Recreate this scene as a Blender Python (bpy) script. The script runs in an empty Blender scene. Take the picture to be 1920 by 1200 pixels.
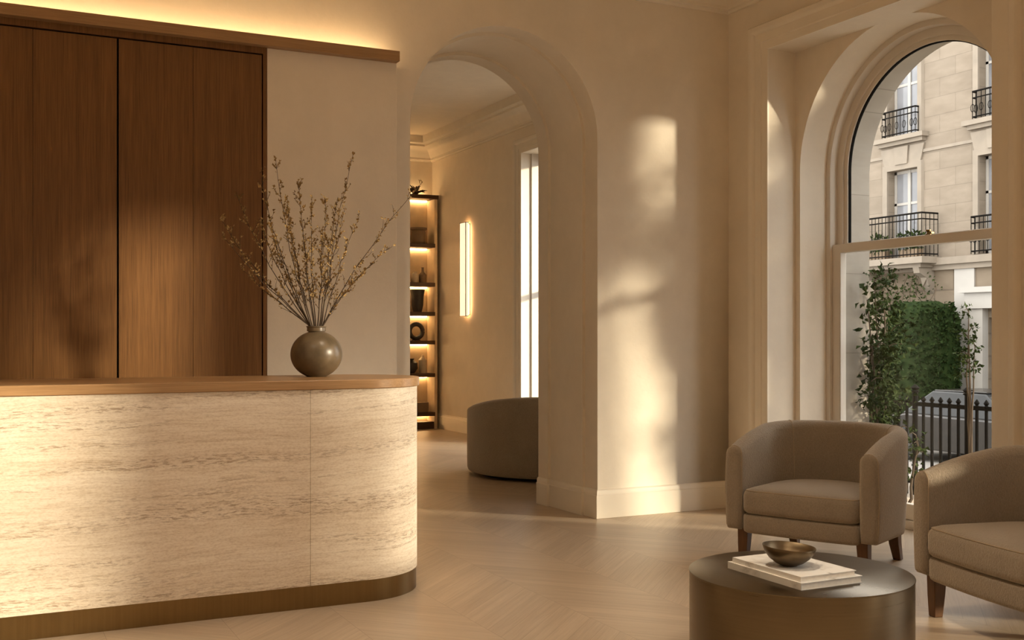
import bpy, bmesh, math, random
from mathutils import Vector, Matrix, noise as mnoise
PI = math.pi
rnd = random.Random(7)
SC = bpy.context.scene
COL = SC.collection

# ------------------------------------------------------------ camera
YAW = math.radians(26.284)
cam_d = bpy.data.cameras.new('camera')
cam = bpy.data.objects.new('camera', cam_d)
COL.objects.link(cam)
cam.location = (0, 0, 1.32)
cam.rotation_euler = (PI/2, 0, -YAW)
cam_d.sensor_width = 36
cam_d.lens = 2045/1920*36
cam_d.shift_y = 32/1920
cam_d.clip_start = 0.05
cam_d.clip_end = 300
SC.camera = cam

# ------------------------------------------------------------ view, world, sun
SC.view_settings.view_transform = 'Standard'
SC.view_settings.look = 'None'
SC.view_settings.gamma = 1
SC.view_settings.use_curve_mapping = False
SC.view_settings.exposure = 0.80
try:
    SC.cycles.max_bounces = 10
    SC.cycles.diffuse_bounces = 6
    SC.cycles.transparent_max_bounces = 12
    SC.cycles.sample_clamp_indirect = 6
    SC.cycles.caustics_reflective = False
    SC.cycles.caustics_refractive = False
except Exception:
    pass
SKY_COL, SKY_STR = (1.0, 0.985, 0.98), 2.6
SUN_STR, SUN_COL, SUN_ANGLE = 3.8, (1.0, 0.84, 0.62), 3.6
SUN_DIR = Vector((-0.71, 0.70, -0.195))            # the way the light travels
COVE_STR, SHELF_STR, SCONCE_STR, HALO_STR = 17.0, 15.0, 0.58, 9.0
DOWN_W = 135.0
UP_W = 10.0
WARM = (1.0, 0.82, 0.61)

world = bpy.data.worlds.new('sky')
SC.world = world
world.use_nodes = True
wn = world.node_tree
wn.nodes['Background'].inputs[0].default_value = (*SKY_COL, 1)
wn.nodes['Background'].inputs[1].default_value = SKY_STR

sd = bpy.data.lights.new('sun', 'SUN')
sd.energy = SUN_STR
sd.color = SUN_COL
sd.angle = math.radians(SUN_ANGLE)
sun = bpy.data.objects.new('sun', sd)
COL.objects.link(sun)
sun.rotation_euler = SUN_DIR.to_track_quat('-Z', 'Y').to_euler()
sun.location = (12, -6, 8)


# ------------------------------------------------------------ node helpers
class NT:
    def __init__(s, name):
        s.m = bpy.data.materials.new(name)
        s.m.use_nodes = True
        s.t = s.m.node_tree
        s.b = s.t.nodes['Principled BSDF']
        s.out = s.t.nodes['Material Output']

    def n(s, typ, **kw):
        nd = s.t.nodes.new(typ)
        for k, v in kw.items():
            setattr(nd, k, v)
        return nd

    def l(s, a, b):
        s.t.links.new(a, b)

    def val(s, v, sock):
        if hasattr(v, 'is_linked') or hasattr(v, 'links'):
            s.l(v, sock)
        else:
            sock.default_value = v

    def math(s, op, a, b=0.0, c=None):
        nd = s.n('ShaderNodeMath', operation=op)
        s.val(a, nd.inputs[0])
        s.val(b, nd.inputs[1])
        if c is not None:
            s.val(c, nd.inputs[2])
        return nd.outputs[0]

    def coords(s, scale=(1, 1, 1), rot=(0, 0, 0), kind='Object'):
        tc = s.n('ShaderNodeTexCoord')
        mp = s.n('ShaderNodeMapping')
        mp.inputs['Scale'].default_value = scale
        mp.inputs['Rotation'].default_value = rot
        s.l(tc.outputs[kind], mp.inputs['Vector'])
        return mp.outputs[0]

    def noise(s, vec, scale=5.0, detail=4.0, rough=0.55, dist=0.0):
        nd = s.n('ShaderNodeTexNoise')
        s.l(vec, nd.inputs['Vector'])
        nd.inputs['Scale'].default_value = scale
        nd.inputs['Detail'].default_value = detail
        nd.inputs['Roughness'].default_value = rough
        nd.inputs['Distortion'].default_value = dist
        return nd.outputs['Fac']

    def ramp(s, fac, stops):
        nd = s.n('ShaderNodeValToRGB')
        s.l(fac, nd.inputs[0])
        e = nd.color_ramp.elements
        while len(e) < len(stops):
            e.new(0.5)
        for k, (p, c) in enumerate(stops):
            e[k].position = p
            e[k].color = (*c, 1) if len(c) == 3 else c
        return nd.outputs[0]

    def mix(s, fac, a, b, mode='MIX'):
        nd = s.n('ShaderNodeMix', data_type='RGBA', blend_type=mode)
        s.val(fac, nd.inputs[0])
        for v, k in ((a, 6), (b, 7)):
            if isinstance(v, tuple):
                nd.inputs[k].default_value = (*v[:3], 1)
            else:
                s.l(v, nd.inputs[k])
        return nd.outputs[2]

    def bump(s, h, strength=0.2, dist=0.01):
        nd = s.n('ShaderNodeBump')
        nd.inputs['Strength'].default_value = strength
        nd.inputs['Distance'].default_value = dist
        s.l(h, nd.inputs['Height'])
        s.l(nd.outputs[0], s.b.inputs['Normal'])

    def color(s, c):
        if isinstance(c, tuple):
            s.b.inputs['Base Color'].default_value = (*c[:3], 1)
        else:
            s.l(c, s.b.inputs['Base Color'])

    def set(s, rough=None, metal=None, spec=None, coat=None):
        if rough is not None:
            s.val(rough, s.b.inputs['Roughness'])
        if metal is not None:
            s.b.inputs['Metallic'].default_value = metal
        if spec is not None:
            s.b.inputs['Specular IOR Level'].default_value = spec
        if coat is not None:
            s.b.inputs['Coat Weight'].default_value = coat
        return s.m


def mul(c, k):
    return tuple(min(1, v*k) for v in c)


def m_plain(name, c, rough=0.6, metal=0.0, var=0.12, scale=6.0, spec=0.5):
    t = NT(name)
    f = t.noise(t.coords(), scale, 4)
    t.color(t.ramp(f, [(0.3, mul(c, 1-var)), (0.7, mul(c, 1+var))]))
    return t.set(rough, metal, spec)


def m_plaster(name, c, bump=0.12):
    t = NT(name)
    v = t.coords()
    f = t.noise(v, 1.6, 6, 0.6, 0.4)
    g = t.noise(v, 9, 4, 0.6)
    base = t.ramp(f, [(0.3, mul(c, 0.93)), (0.72, mul(c, 1.05))])
    t.color(t.mix(0.25, base, t.ramp(g, [(0.3, mul(c, 0.9)), (0.7, mul(c, 1.06))])))
    t.bump(t.noise(v, 26, 5, 0.65), bump, 0.01)
    return t.set(0.75, spec=0.25)


def m_paint(name, c, rough=0.45):
    t = NT(name)
    f = t.noise(t.coords(), 3, 3)
    t.color(t.ramp(f, [(0.3, mul(c, 0.97)), (0.7, mul(c, 1.03))]))
    return t.set(rough, spec=0.3)


def m_wood(name, c1, c2, scale=(30, 30, 1.2), rough=0.42, fine=3.0, bump=0.08):
    """grain runs along the axis with the small scale"""
    t = NT(name)
    v = t.coords(scale)
    f = t.noise(v, 1.0, 6, 0.6, 0.5)
    g = t.noise(t.coords(tuple(k*fine for k in scale)), 1.6, 3, 0.6)
    col = t.ramp(f, [(0.28, c2), (0.72, c1)])
    col = t.mix(0.5, col, t.ramp(g, [(0.3, mul(c2, 0.82)), (0.7, mul(c1, 1.05))]))
    t.color(col)
    t.bump(g, bump, 0.004)
    return t.set(rough, spec=0.35)


def m_metal(name, c, rough=0.35, stretch=(1, 1, 60), var=0.12):
    t = NT(name)
    f = t.noise(t.coords(stretch), 2.0, 4, 0.6)
    g = t.noise(t.coords(), 3.0, 4, 0.6)
    t.color(t.mix(0.5, t.ramp(f, [(0.3, mul(c, 1-var)), (0.7, mul(c, 1+var))]),
                  t.ramp(g, [(0.3, mul(c, 1-var)), (0.7, mul(c, 1+var))])))
    r = t.math('MULTIPLY_ADD', f, 0.16, rough-0.08)
    return t.set(r, 1.0)


def m_emit(name, c, strength):
    t = NT(name)
    t.color(c)
    t.b.inputs['Emission Color'].default_value = (*c, 1)
    t.b.inputs['Emission Strength'].default_value = strength
    return t.set(0.5)


def m_glass(name, tint=(0.97, 0.98, 0.97)):
    t = NT(name)
    tr = t.n('ShaderNodeBsdfTransparent')
    tr.inputs[0].default_value = (*tint, 1)
    gl = t.n('ShaderNodeBsdfGlossy')
    gl.inputs['Roughness'].default_value = 0.02
    fr = t.n('ShaderNodeFresnel')
    fr.inputs['IOR'].default_value = 1.3
    mx = t.n('ShaderNodeMixShader')
    ge = t.n('ShaderNodeNewGeometry')
    t.l(t.math('MULTIPLY', fr.outputs[0], t.math('SUBTRACT', 1.0, ge.outputs['Backfacing'])), mx.inputs[0])
    t.l(tr.outputs[0], mx.inputs[1])
    t.l(gl.outputs[0], mx.inputs[2])
    t.l(mx.outputs[0], t.out.inputs[0])
    return t.m


def m_fabric(name, c):
    t = NT(name)
    v = t.coords()
    f = t.noise(v, 7, 4)
    w = t.noise(t.coords((150, 150, 95)), 1.0, 3, 0.55, 0.8)
    col = t.ramp(f, [(0.3, mul(c, 0.92)), (0.7, mul(c, 1.06))])
    t.color(t.mix(0.35, col, t.ramp(w, [(0.35, mul(c, 0.72)), (0.65, mul(c, 1.2))])))
    t.bump(w, 0.75, 0.006)
    t.b.inputs['Sheen Weight'].default_value = 0.6
    t.b.inputs['Sheen Roughness'].default_value = 0.5
    t.b.inputs['Sheen Tint'].default_value = (1, 0.9, 0.75, 1)
    return t.set(0.85, spec=0.2)


def m_travertine(name):
    t = NT(name)
    tc = t.n('ShaderNodeTexCoord')
    # gentle undulation of the bedding
    wob = t.noise(t.coords((0.8, 0.8, 0.8)), 1.0, 2)
    sep = t.n('ShaderNodeSeparateXYZ')
    t.l(tc.outputs['Object'], sep.inputs[0])
    z = t.math('MULTIPLY_ADD', wob, 0.16, sep.outputs[2])
    z = t.math('MULTIPLY_ADD', sep.outputs[0], -0.02, z)
    cmb = t.n('ShaderNodeCombineXYZ')
    t.l(sep.outputs[0], cmb.inputs[0])
    t.l(sep.outputs[1], cmb.inputs[1])
    t.l(z, cmb.inputs[2])

    def sc(s):
        mp = t.n('ShaderNodeMapping')
        mp.inputs['Scale'].default_value = s
        t.l(cmb.outputs[0], mp.inputs[0])
        return mp.outputs[0]
    band = t.noise(sc((0.45, 0.45, 8)), 1.0, 5, 0.6, 0.1)
    cloud = t.noise(sc((1.5, 1.5, 16)), 1.0, 7, 0.68, 0.15)
    streak = t.noise(sc((5, 5, 85)), 1.0, 6, 0.72, 0.15)
    speck = t.noise(sc((70, 70, 170)), 1.0, 3, 0.6, 0.0)
    col = t.ramp(band, [(0.30, (0.56, 0.43, 0.29)), (0.46, (0.76, 0.65, 0.50)), (0.66, (0.87, 0.79, 0.67))])
    col = t.mix(0.45, col, t.ramp(cloud, [(0.3, (0.58, 0.44, 0.29)), (0.6, (0.84, 0.75, 0.61))]))
    col = t.mix(0.36, col, t.ramp(streak, [(0.34, (0.42, 0.29, 0.17)), (0.56, (0.88, 0.80, 0.68))]))
    col = t.mix(0.22, col, t.ramp(speck, [(0.36, (0.45, 0.32, 0.2)), (0.55, (0.86, 0.78, 0.66))]))
    # broken dark veins gathered in beds
    bed = t.noise(sc((0.55, 0.55, 15)), 1.0, 3, 0.55, 0.1)
    bedm = t.ramp(bed, [(0.47, (0, 0, 0)), (0.60, (1, 1, 1))])
    pit = t.noise(sc((22, 22, 135)), 1.0, 4, 0.7, 0.25)
    pitm = t.ramp(pit, [(0.50, (0, 0, 0)), (0.60, (1, 1, 1))])
    mk = t.math('MULTIPLY', bedm, pitm)
    mk = t.math('MULTIPLY', mk, 0.62)
    t.color(t.mix(mk, col, (0.26, 0.16, 0.085)))
    t.bump(t.math('SUBTRACT', 1.0, mk), 0.35, 0.004)
    return t.set(0.5, spec=0.3)


def m_chevron(name):
    t = NT(name)
    tc = t.n('ShaderNodeTexCoord')
    sp = t.n('ShaderNodeSeparateXYZ')
    t.l(tc.outputs['Object'], sp.inputs[0])
    x, y = sp.outputs[0], sp.outputs[1]
    W, w = 0.52, 0.135
    colf = t.math('DIVIDE', x, W)
    ci = t.math('FLOOR', colf)
    m = t.math('SUBTRACT', colf, ci)
    par = t.math('FLOORED_MODULO', ci, 2.0)
    sgn = t.math('MULTIPLY_ADD', par, -2.0, 1.0)
    # q = y - sgn*x ... the seam family at 45 degrees, mirrored per column
    xx = t.math('MULTIPLY', m, W)
    k = t.math('MULTIPLY', sgn, xx)
    off = t.math('MULTIPLY', par, W)
    q = t.math('SUBTRACT', t.math('SUBTRACT', y, k), off)
    qi_f = t.math('DIVIDE', q, w)
    qi = t.math('FLOOR', qi_f)
    qf = t.math('SUBTRACT', qi_f, qi)
    cmb = t.n('ShaderNodeCombineXYZ')
    t.l(ci, cmb.inputs[0])
    t.l(qi, cmb.inputs[1])
    wn_ = t.n('ShaderNodeTexWhiteNoise', noise_dimensions='2D')
    t.l(cmb.outputs[0], wn_.inputs['Vector'])
    rv = wn_.outputs['Value']
    # along/across plank coordinates
    u = t.math('ADD', t.math('MULTIPLY', sgn, y), x)
    c2 = t.n('ShaderNodeCombineXYZ')
    t.l(t.math('MULTIPLY', u, 1.1), c2.inputs[0])
    t.l(t.math('MULTIPLY', q, 26.0), c2.inputs[1])
    t.l(t.math('MULTIPLY', rv, 37.0), c2.inputs[2])
    g = t.noise(c2.outputs[0], 1.0, 5, 0.62, 0.4)
    c3 = t.n('ShaderNodeCombineXYZ')
    t.l(t.math('MULTIPLY', u, 4.0), c3.inputs[0])
    t.l(t.math('MULTIPLY', q, 120.0), c3.inputs[1])
    t.l(t.math('MULTIPLY', rv, 11.0), c3.inputs[2])
    gf = t.noise(c3.outputs[0], 1.0, 3, 0.6)
    A, B = (0.54, 0.43, 0.315), (0.40, 0.305, 0.21)
    col = t.ramp(g, [(0.25, B), (0.7, A)])
    col = t.mix(0.3, col, t.ramp(gf, [(0.3, mul(B, 0.9)), (0.7, mul(A, 1.05))]))
    tone = t.ramp(rv, [(0.0, (0.93, 0.925, 0.92)), (1.0, (1.05, 1.05, 1.05))])
    col = t.mix(1.0, col, tone, 'MULTIPLY')
    e1 = t.math('LESS_THAN', qf, 0.018)
    e2 = t.math('LESS_THAN', m, 0.005)
    ed = t.math('MAXIMUM', e1, e2)
    t.color(t.mix(t.math('MULTIPLY', ed, 0.55), col, (0.20, 0.13, 0.08)))
    t.bump(t.math('MULTIPLY_ADD', ed, -0.6, gf), 0.06, 0.003)
    return t.set(0.36, spec=0.4)


def m_leaf(name, c1, c2):
    t = NT(name)
    f = t.noise(t.coords(), 9, 3)
    t.color(t.ramp(f, [(0.3, c1), (0.7, c2)]))
    return t.set(0.7, spec=0.06)


def m_ashlar(name, c, bw=0.9, bh=0.42, joint=0.006):
    t = NT(name)
    tc = t.n('ShaderNodeTexCoord')
    sp = t.n('ShaderNodeSeparateXYZ')
    t.l(tc.outputs['Object'], sp.inputs[0])
    cb = t.n('ShaderNodeCombineXYZ')
    t.l(sp.outputs[1], cb.inputs[0])
    t.l(sp.outputs[2], cb.inputs[1])
    br = t.n('ShaderNodeTexBrick')
    t.l(cb.outputs[0], br.inputs['Vector'])
    br.inputs['Scale'].default_value = 1.0
    br.inputs['Mortar Size'].default_value = joint
    br.inputs['Brick Width'].default_value = bw
    br.inputs['Row Height'].default_value = bh
    br.inputs['Color1'].default_value = (*mul(c, 1.05), 1)
    br.inputs['Color2'].default_value = (*mul(c, 0.94), 1)
    br.inputs['Mortar'].default_value = (*mul(c, 0.72), 1)
    f = t.noise(t.coords((1, 1, 3)), 1.3, 6, 0.65)
    t.color(t.mix(1.0, br.outputs[0], t.ramp(f, [(0.3, (0.82, 0.8, 0.78)), (0.7, (1.08, 1.08, 1.08))]), 'MULTIPLY'))
    return t.set(0.85, spec=0.2)


def m_cover(name):
    t = NT(name)
    f = t.noise(t.coords((9, 9, 9)), 1.0, 4, 0.6, 0.5)
    t.color(t.ramp(f, [(0.52, (0.84, 0.82, 0.77)), (0.60, (0.70, 0.67, 0.62)), (0.68, (0.42, 0.39, 0.36))]))
    return t.set(0.45, spec=0.3)


MAT = dict(
    plaster=m_plaster('plaster', (0.79, 0.71, 0.595)),
    trim=m_paint('painted_trim', (0.80, 0.73, 0.62)),
    ceiling=m_plaster('ceiling_plaster', (0.80, 0.73, 0.62), 0.05),
    jamb=m_plaster('jamb_plaster', (0.70, 0.58, 0.43), 0.08),
    window=m_paint('window_paint', (0.68, 0.62, 0.54)),
    floor=m_chevron('chevron_oak'),
    walnut=m_wood('panel_veneer', (0.245, 0.115, 0.037), (0.115, 0.050, 0.014), (46, 46, 0.9), 0.40),
    walnut_x=m_wood('ledge_veneer', (0.42, 0.255, 0.125), (0.30, 0.17, 0.08), (0.9, 46, 46), 0.42),
    counter=m_wood('counter_oak', (0.47, 0.285, 0.14), (0.32, 0.18, 0.08), (1.0, 32, 32), 0.33),
    gap=m_plain('dark_gap', (0.012, 0.009, 0.007), 0.9),
    stone=m_travertine('travertine'),
    brass=m_metal('aged_brass', (0.24, 0.16, 0.07), 0.33, (60, 60, 1)),
    bronze=m_metal('brushed_bronze', (0.15, 0.113, 0.068), 0.30, (1, 1, 40)),
    bronze_dark=m_metal('bowl_bronze', (0.17, 0.125, 0.075), 0.42, (1, 1, 8), 0.25),
    fabric=m_fabric('taupe_weave', (0.30, 0.245, 0.185)),
    piping=m_plain('taupe_piping', (0.40, 0.31, 0.21), 0.8),
    fabric_pale=m_fabric('greige_weave', (0.36, 0.30, 0.23)),
    leg=m_wood('dark_leg_wood', (0.14, 0.066, 0.027), (0.085, 0.038, 0.015), (30, 30, 2), 0.4),
    glaze=m_plain('stoneware_glaze', (0.125, 0.090, 0.053), 0.33, 0.0, 0.45, 9.0),
    twig=m_plain('twig_bark', (0.0595, 0.0350, 0.0175), 0.8),
    dryleaf=m_leaf('dry_leaf', (0.17, 0.10, 0.04), (0.50, 0.34, 0.15)),
    paper=m_plain('page_edge', (0.78, 0.72, 0.62), 0.8, 0, 0.06, 60),
    cover=m_cover('pale_cover'),
    white=m_plain('white_card', (0.76, 0.72, 0.66), 0.5, 0, 0.04),
    cove=m_emit('cove_glow', (1.0, 0.70, 0.36), COVE_STR),
    shelfled=m_emit('shelf_glow', (1.0, 0.62, 0.27), SHELF_STR),
    sconce=m_emit('diffuser_glow', (1.0, 0.84, 0.58), SCONCE_STR),
    halo=m_emit('halo_glow', (1.0, 0.66, 0.30), HALO_STR),
    downlens=m_emit('downlight_lens', (1.0, 0.75, 0.45), 6.0),
    glass=m_glass('clear_glass'),
    dark=m_plain('dark_ceramic', (0.045, 0.035, 0.028), 0.5),
    cream=m_plain('cream_ceramic', (0.62, 0.52, 0.38), 0.5),
    clay=m_plain('clay_pot', (0.22, 0.15, 0.09), 0.7),
    shelfwood=m_wood('shelf_wood', (0.10, 0.05, 0.022), (0.06, 0.03, 0.013), (1, 30, 30), 0.45),
    cabinet=m_plain('cabinet_back', (0.70, 0.56, 0.37), 0.7),
    iron=m_plain('black_iron', (0.010, 0.009, 0.008), 0.8, 0.0, 0.12, 6.0, 0.03),
    ext=m_ashlar('reveal_stone', (0.4000, 0.3600, 0.3080), 1.2, 0.6, 0.003),
    limestone=m_ashlar('facade_limestone', (0.2414, 0.1972, 0.1510)),
    rustic=m_ashlar('ground_floor_stone', (0.2040, 0.1598, 0.1156), 1.1, 0.5, 0.02),
    limetrim=m_plain('carved_stone', (0.2516, 0.2074, 0.1598), 0.85, 0, 0.1, 3),
    whitepaint=m_plain('white_gloss', (0.3600, 0.3312, 0.2952), 0.4, 0, 0.03),
    paneglass=m_plain('window_pane', (0.20, 0.20, 0.21), 0.06, 0, 0.35, 0.7),
    curtain=m_plain('net_curtain', (0.3720, 0.3480, 0.3120), 0.9, 0, 0.12, 4),
    street=m_plain('asphalt', (0.2240, 0.2040, 0.1800), 0.9, 0, 0.12, 2),
    paving=m_ashlar('paving_stone', (0.2880, 0.2565, 0.2205), 0.7, 0.5, 0.01),
    leaf=m_leaf('green_leaf', (0.0154, 0.0280, 0.0070), (0.0525, 0.0735, 0.0196)),
    hedge=m_leaf('hedge_leaf', (0.0076, 0.0168, 0.0042), (0.0252, 0.0420, 0.0105)),
    bark=m_plain('bark', (0.10, 0.07, 0.045), 0.9),
    carpaint=m_plain('dark_car_paint', (0.0270, 0.0228, 0.0192), 0.25, 0.0),
    carsilver=m_plain('silver_car_paint', (0.1300, 0.1125, 0.0925), 0.3, 0.2),
    carglass=m_plain('car_glass', (0.03, 0.03, 0.03), 0.15, 0.0, 0.1, 6.0, 0.25),
    tyre=m_plain('tyre_rubber', (0.015, 0.015, 0.015), 0.8),
    hub=m_plain('wheel_alloy', (0.2000, 0.2000, 0.2000), 0.3, 0.8),
    lamp=m_plain('lamp_lens', (0.3500, 0.3250, 0.3000), 0.2),
)


# ------------------------------------------------------------ mesh builder
class MB:
    def __init__(s):
        s.v = []
        s.f = []

    def add(s, vs, fs):
        o = len(s.v)
        s.v += [tuple(p) for p in vs]
        s.f += [tuple(i+o for i in f) for f in fs]
        return s

    def box(s, x0, x1, y0, y1, z0, z1):
        vs = [(x, y, z) for z in (z0, z1) for y in (y0, y1) for x in (x0, x1)]
        return s.add(vs, [(0, 2, 3, 1), (4, 5, 7, 6), (0, 1, 5, 4), (2, 6, 7, 3), (0, 4, 6, 2), (1, 3, 7, 5)])

    def quad(s, a, b, c, d):
        return s.add([a, b, c, d], [(0, 1, 2, 3)])

    def rings(s, rings, cap0=True, cap1=True, closed=True):
        n = len(rings[0])
        vs = [p for r in rings for p in r]
        fs = []
        for i in range(len(rings)-1):
            for j in range(n if closed else n-1):
                k = (j+1) % n
                fs.append((i*n+j, i*n+k, (i+1)*n+k, (i+1)*n+j))
        if cap0:
            fs.append(tuple(reversed(range(n))))
        if cap1:
            fs.append(tuple((len(rings)-1)*n+j for j in range(n)))
        return s.add(vs, fs)

    def prism(s, pts, z0, z1):
        return s.rings([[(x, y, z0) for x, y in pts], [(x, y, z1) for x, y in pts]])

    def lathe(s, prof, c=(0, 0, 0), seg=48):
        rs = []
        for r, z in prof:
            rs.append([(c[0]+r*math.cos(2*PI*k/seg), c[1]+r*math.sin(2*PI*k/seg), c[2]+z) for k in range(seg)])
        return s.rings(rs)

    def tube(s, path, rad, seg=6, caps=True):
        path = [Vector(p) for p in path]
        if not isinstance(rad, (list, tuple)):
            rad = [rad]*len(path)
        rs = []
        prev = None
        for i, p in enumerate(path):
            d = (path[min(i+1, len(path)-1)]-path[max(i-1, 0)]).normalized()
            if prev is None:
                up = Vector((0, 0, 1)) if abs(d.z) < 0.9 else Vector((1, 0, 0))
                a = d.cross(up).normalized()
            else:
                a = (prev-d*prev.dot(d)).normalized()
            prev = a
            b = d.cross(a)
            rs.append([tuple(p+(a*math.cos(2*PI*k/seg)+b*math.sin(2*PI*k/seg))*rad[i]) for k in range(seg)])
        return s.rings(rs, caps, caps)

    def loop_tube(s, path, r, seg=6):
        path = [Vector(p) for p in path]
        n = len(path)
        vs, fs = [], []
        for i, p in enumerate(path):
            d = (path[(i+1) % n]-path[i-1]).normalized()
            a = d.cross(Vector((0, 0, 1))).normalized()
            b = d.cross(a)
            vs += [tuple(p+(a*math.cos(2*PI*k/seg)+b*math.sin(2*PI*k/seg))*r) for k in range(seg)]
        for i in range(n):
            for k in range(seg):
                fs.append((i*seg+k, i*seg+(k+1) % seg, ((i+1) % n)*seg+(k+1) % seg, ((i+1) % n)*seg+k))
        return s.add(vs, fs)

    def sphere(s, c, r, seg=12, rings=8, sq=(1, 1, 1)):
        rs = []
        for i in range(1, rings):
            a = PI*i/rings
            rs.append([(c[0]+sq[0]*r*math.sin(a)*math.cos(2*PI*k/seg), c[1]+sq[1]*r*math.sin(a)*math.sin(2*PI*k/seg),
                        c[2]-sq[2]*r*math.cos(a)) for k in range(seg)])
        return s.rings(rs)

    def arch_slab(s, u0, u1, z0, z1, c, zs, R, d0, d1, P, n=40):
        """wall slab with a round-headed opening; P maps (u, z, depth) to a point"""
        pts = [(c+R*math.cos(PI-PI*k/n), zs+R*math.sin(PI-PI*k/n)) for k in range(n+1)]
        for d, fl in ((d0, 0), (d1, 1)):
            Q = lambda u, z: P(u, z, d)
            fs = [(Q(u0, z0), Q(c-R, z0), Q(c-R, zs), Q(u0, zs)), (Q(u0, zs), Q(c-R, zs), Q(c-R, z1), Q(u0, z1)),
                  (Q(c+R, z0), Q(u1, z0), Q(u1, zs), Q(c+R, zs)), (Q(c+R, zs), Q(u1, zs), Q(u1, z1), Q(c+R, z1))]
            for k in range(n):
                (a, b), (e, g) = pts[k], pts[k+1]
                fs.append((Q(a, b), Q(e, g), Q(e, z1), Q(a, z1)))
            for q in fs:
                s.quad(*(q if not fl else tuple(reversed(q))))
        line = [(c-R, z0)]+pts+[(c+R, z0)]
        for (a, b), (e, g) in zip(line, line[1:]):
            s.quad(P(a, b, d0), P(a, b, d1), P(e, g, d1), P(e, g, d0))
        for (a, b), (e, g) in (((u0, z0), (u0, z1)), ((u0, z1), (u1, z1)), ((u1, z1), (u1, z0))):
            s.quad(P(a, b, d0), P(e, g, d0), P(e, g, d1), P(a, b, d1))
        return s

    def arch_ring(s, c, zs, R0, R1, zb, d0, d1, P, n=40):
        """an arched band between two radii, legs running down to zb"""
        rs = []
        seq = [(PI, zb-zs)]+[(PI-PI*k/n, 0) for k in range(n+1)]+[(0, zb-zs)]
        for a, dz in seq:
            ring = []
            for R, d in ((R0, d0), (R1, d0), (R1, d1), (R0, d1)):
                ring.append(P(c+R*math.cos(a), zs+R*math.sin(a)+dz, d))
            rs.append(ring)
        return s.rings(rs)

    def sweep(s, prof, path, P, closed=False):
        """profile (offset to the left of the path, height) along a plane polyline with mitred corners"""
        n = len(path)
        rs = []
        for i in range(n):
            p = Vector(path[i])
            d1 = (p-Vector(path[i-1])).normalized() if (i > 0 or closed) else None
            d2 = (Vector(path[(i+1) % n])-p).normalized() if (i < n-1 or closed) else None
            d1 = d1 or d2
            d2 = d2 or d1
            n1, n2 = Vector((-d1.y, d1.x)), Vector((-d2.y, d2.x))
            b = n1+n2
            b = b/max(0.2, b.dot(n1))
            rs.append([P(p.x+b.x*o, p.y+b.y*o, h) for o, h in prof])
        if closed:
            rs.append(rs[0])
        return s.rings(rs, not closed, not closed)

    def build(s, name, mat, parent=None, smooth=40, bevel=0, world=False, seg=2):
        me = bpy.data.meshes.new(name)
        vs = s.v
        if world and parent is not None:
            L = parent.location
            vs = [(x-L.x, y-L.y, z-L.z) for x, y, z in vs]
        me.from_pydata(vs, [], s.f)
        bm = bmesh.new()
        bm.from_mesh(me)
        bmesh.ops.remove_doubles(bm, verts=bm.verts, dist=1e-5)
        bmesh.ops.recalc_face_normals(bm, faces=bm.faces)
        bm.to_mesh(me)
        bm.free()
        if smooth:
            me.polygons.foreach_set('use_smooth', [True]*len(me.polygons))
            me.set_sharp_from_angle(angle=math.radians(smooth))
        me.materials.append(MAT[mat] if isinstance(mat, str) else mat)
        o = bpy.data.objects.new(name, me)
        COL.objects.link(o)
        if parent is not None:
            o.parent = parent
        if bevel:
            b = o.modifiers.new('bevel', 'BEVEL')
            b.width = bevel
            b.segments = seg
            b.limit_method = 'ANGLE'
            b.angle_limit = math.radians(45)
        return o


def tag(o, label=None, cat=None, group=None, kind=None):
    for k, v in (('label', label), ('category', cat), ('group', group), ('kind', kind)):
        if v:
            o[k] = v
    return o


def thing(name, label, cat, loc=(0, 0, 0), rotz=0, group=None):
    o = bpy.data.objects.new(name, None)
    o.empty_display_size = 0.1
    COL.objects.link(o)
    o.location = loc
    o.rotation_euler = (0, 0, rotz)
    return tag(o, label, cat, group)


def struct(o, label=None, cat=None):
    o['kind'] = 'structure'
    return tag(o, label, cat)


def copy_tree(o, parent=None):
    c = o.copy()
    COL.objects.link(c)
    c.parent = parent
    for ch in list(o.children):
        copy_tree(ch, c)
    return c


def smooth01(x):
    x = max(0, min(1, x))
    return x*x*(3-2*x)


# ============================================================ THE SETTING
YB = 6.84            # back wall face
XR = 5.25            # window wall face
XL, YN = -2.4, -2.6  # left wall, wall behind the camera
ZC = 4.15
HB, HX = 14.9, 6.05  # hall beyond the arch: back wall, window wall
AX, AZ = 3.345, 2.76
PY = lambda u, z, d: (u, d, z)      # plane facing -Y
PX = lambda u, z, d: (d, u, z)      # plane facing -X

fl = MB().box(XL-0.1, 6.9, YN-0.1, HB+0.1, -0.12, 0).build('floor', 'floor')
struct(fl, 'pale oak chevron parquet floor')
struct(MB().box(XL-0.1, 6.2, YN-0.1, 7.0, ZC, ZC+0.15).build('ceiling', 'ceiling'), 'plain plaster ceiling of the front room')
struct(MB().box(-0.2, 6.5, 7.0, HB+0.1, 4.22, 4.37).build('ceiling_hall', 'ceiling'), 'plaster ceiling of the hall beyond the arch')

w = MB()
w.arch_slab(XL-0.1, XR, 0, ZC, AX, AZ, 0.727, YB, YB+0.18, PY, 56)
w.arch_slab(XL-0.1, XR+0.9, 0, ZC+0.08, AX, AZ, 0.705, YB+0.18, YB+0.68, PY, 56)
w.arch_slab(-0.2, XR+0.9, 0, 4.3, AX, AZ, 0.682, YB+0.68, YB+0.84, PY, 56)
struct(w.build('wall_back', 'plaster'), 'cream plaster wall with the arched passage')

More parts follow.
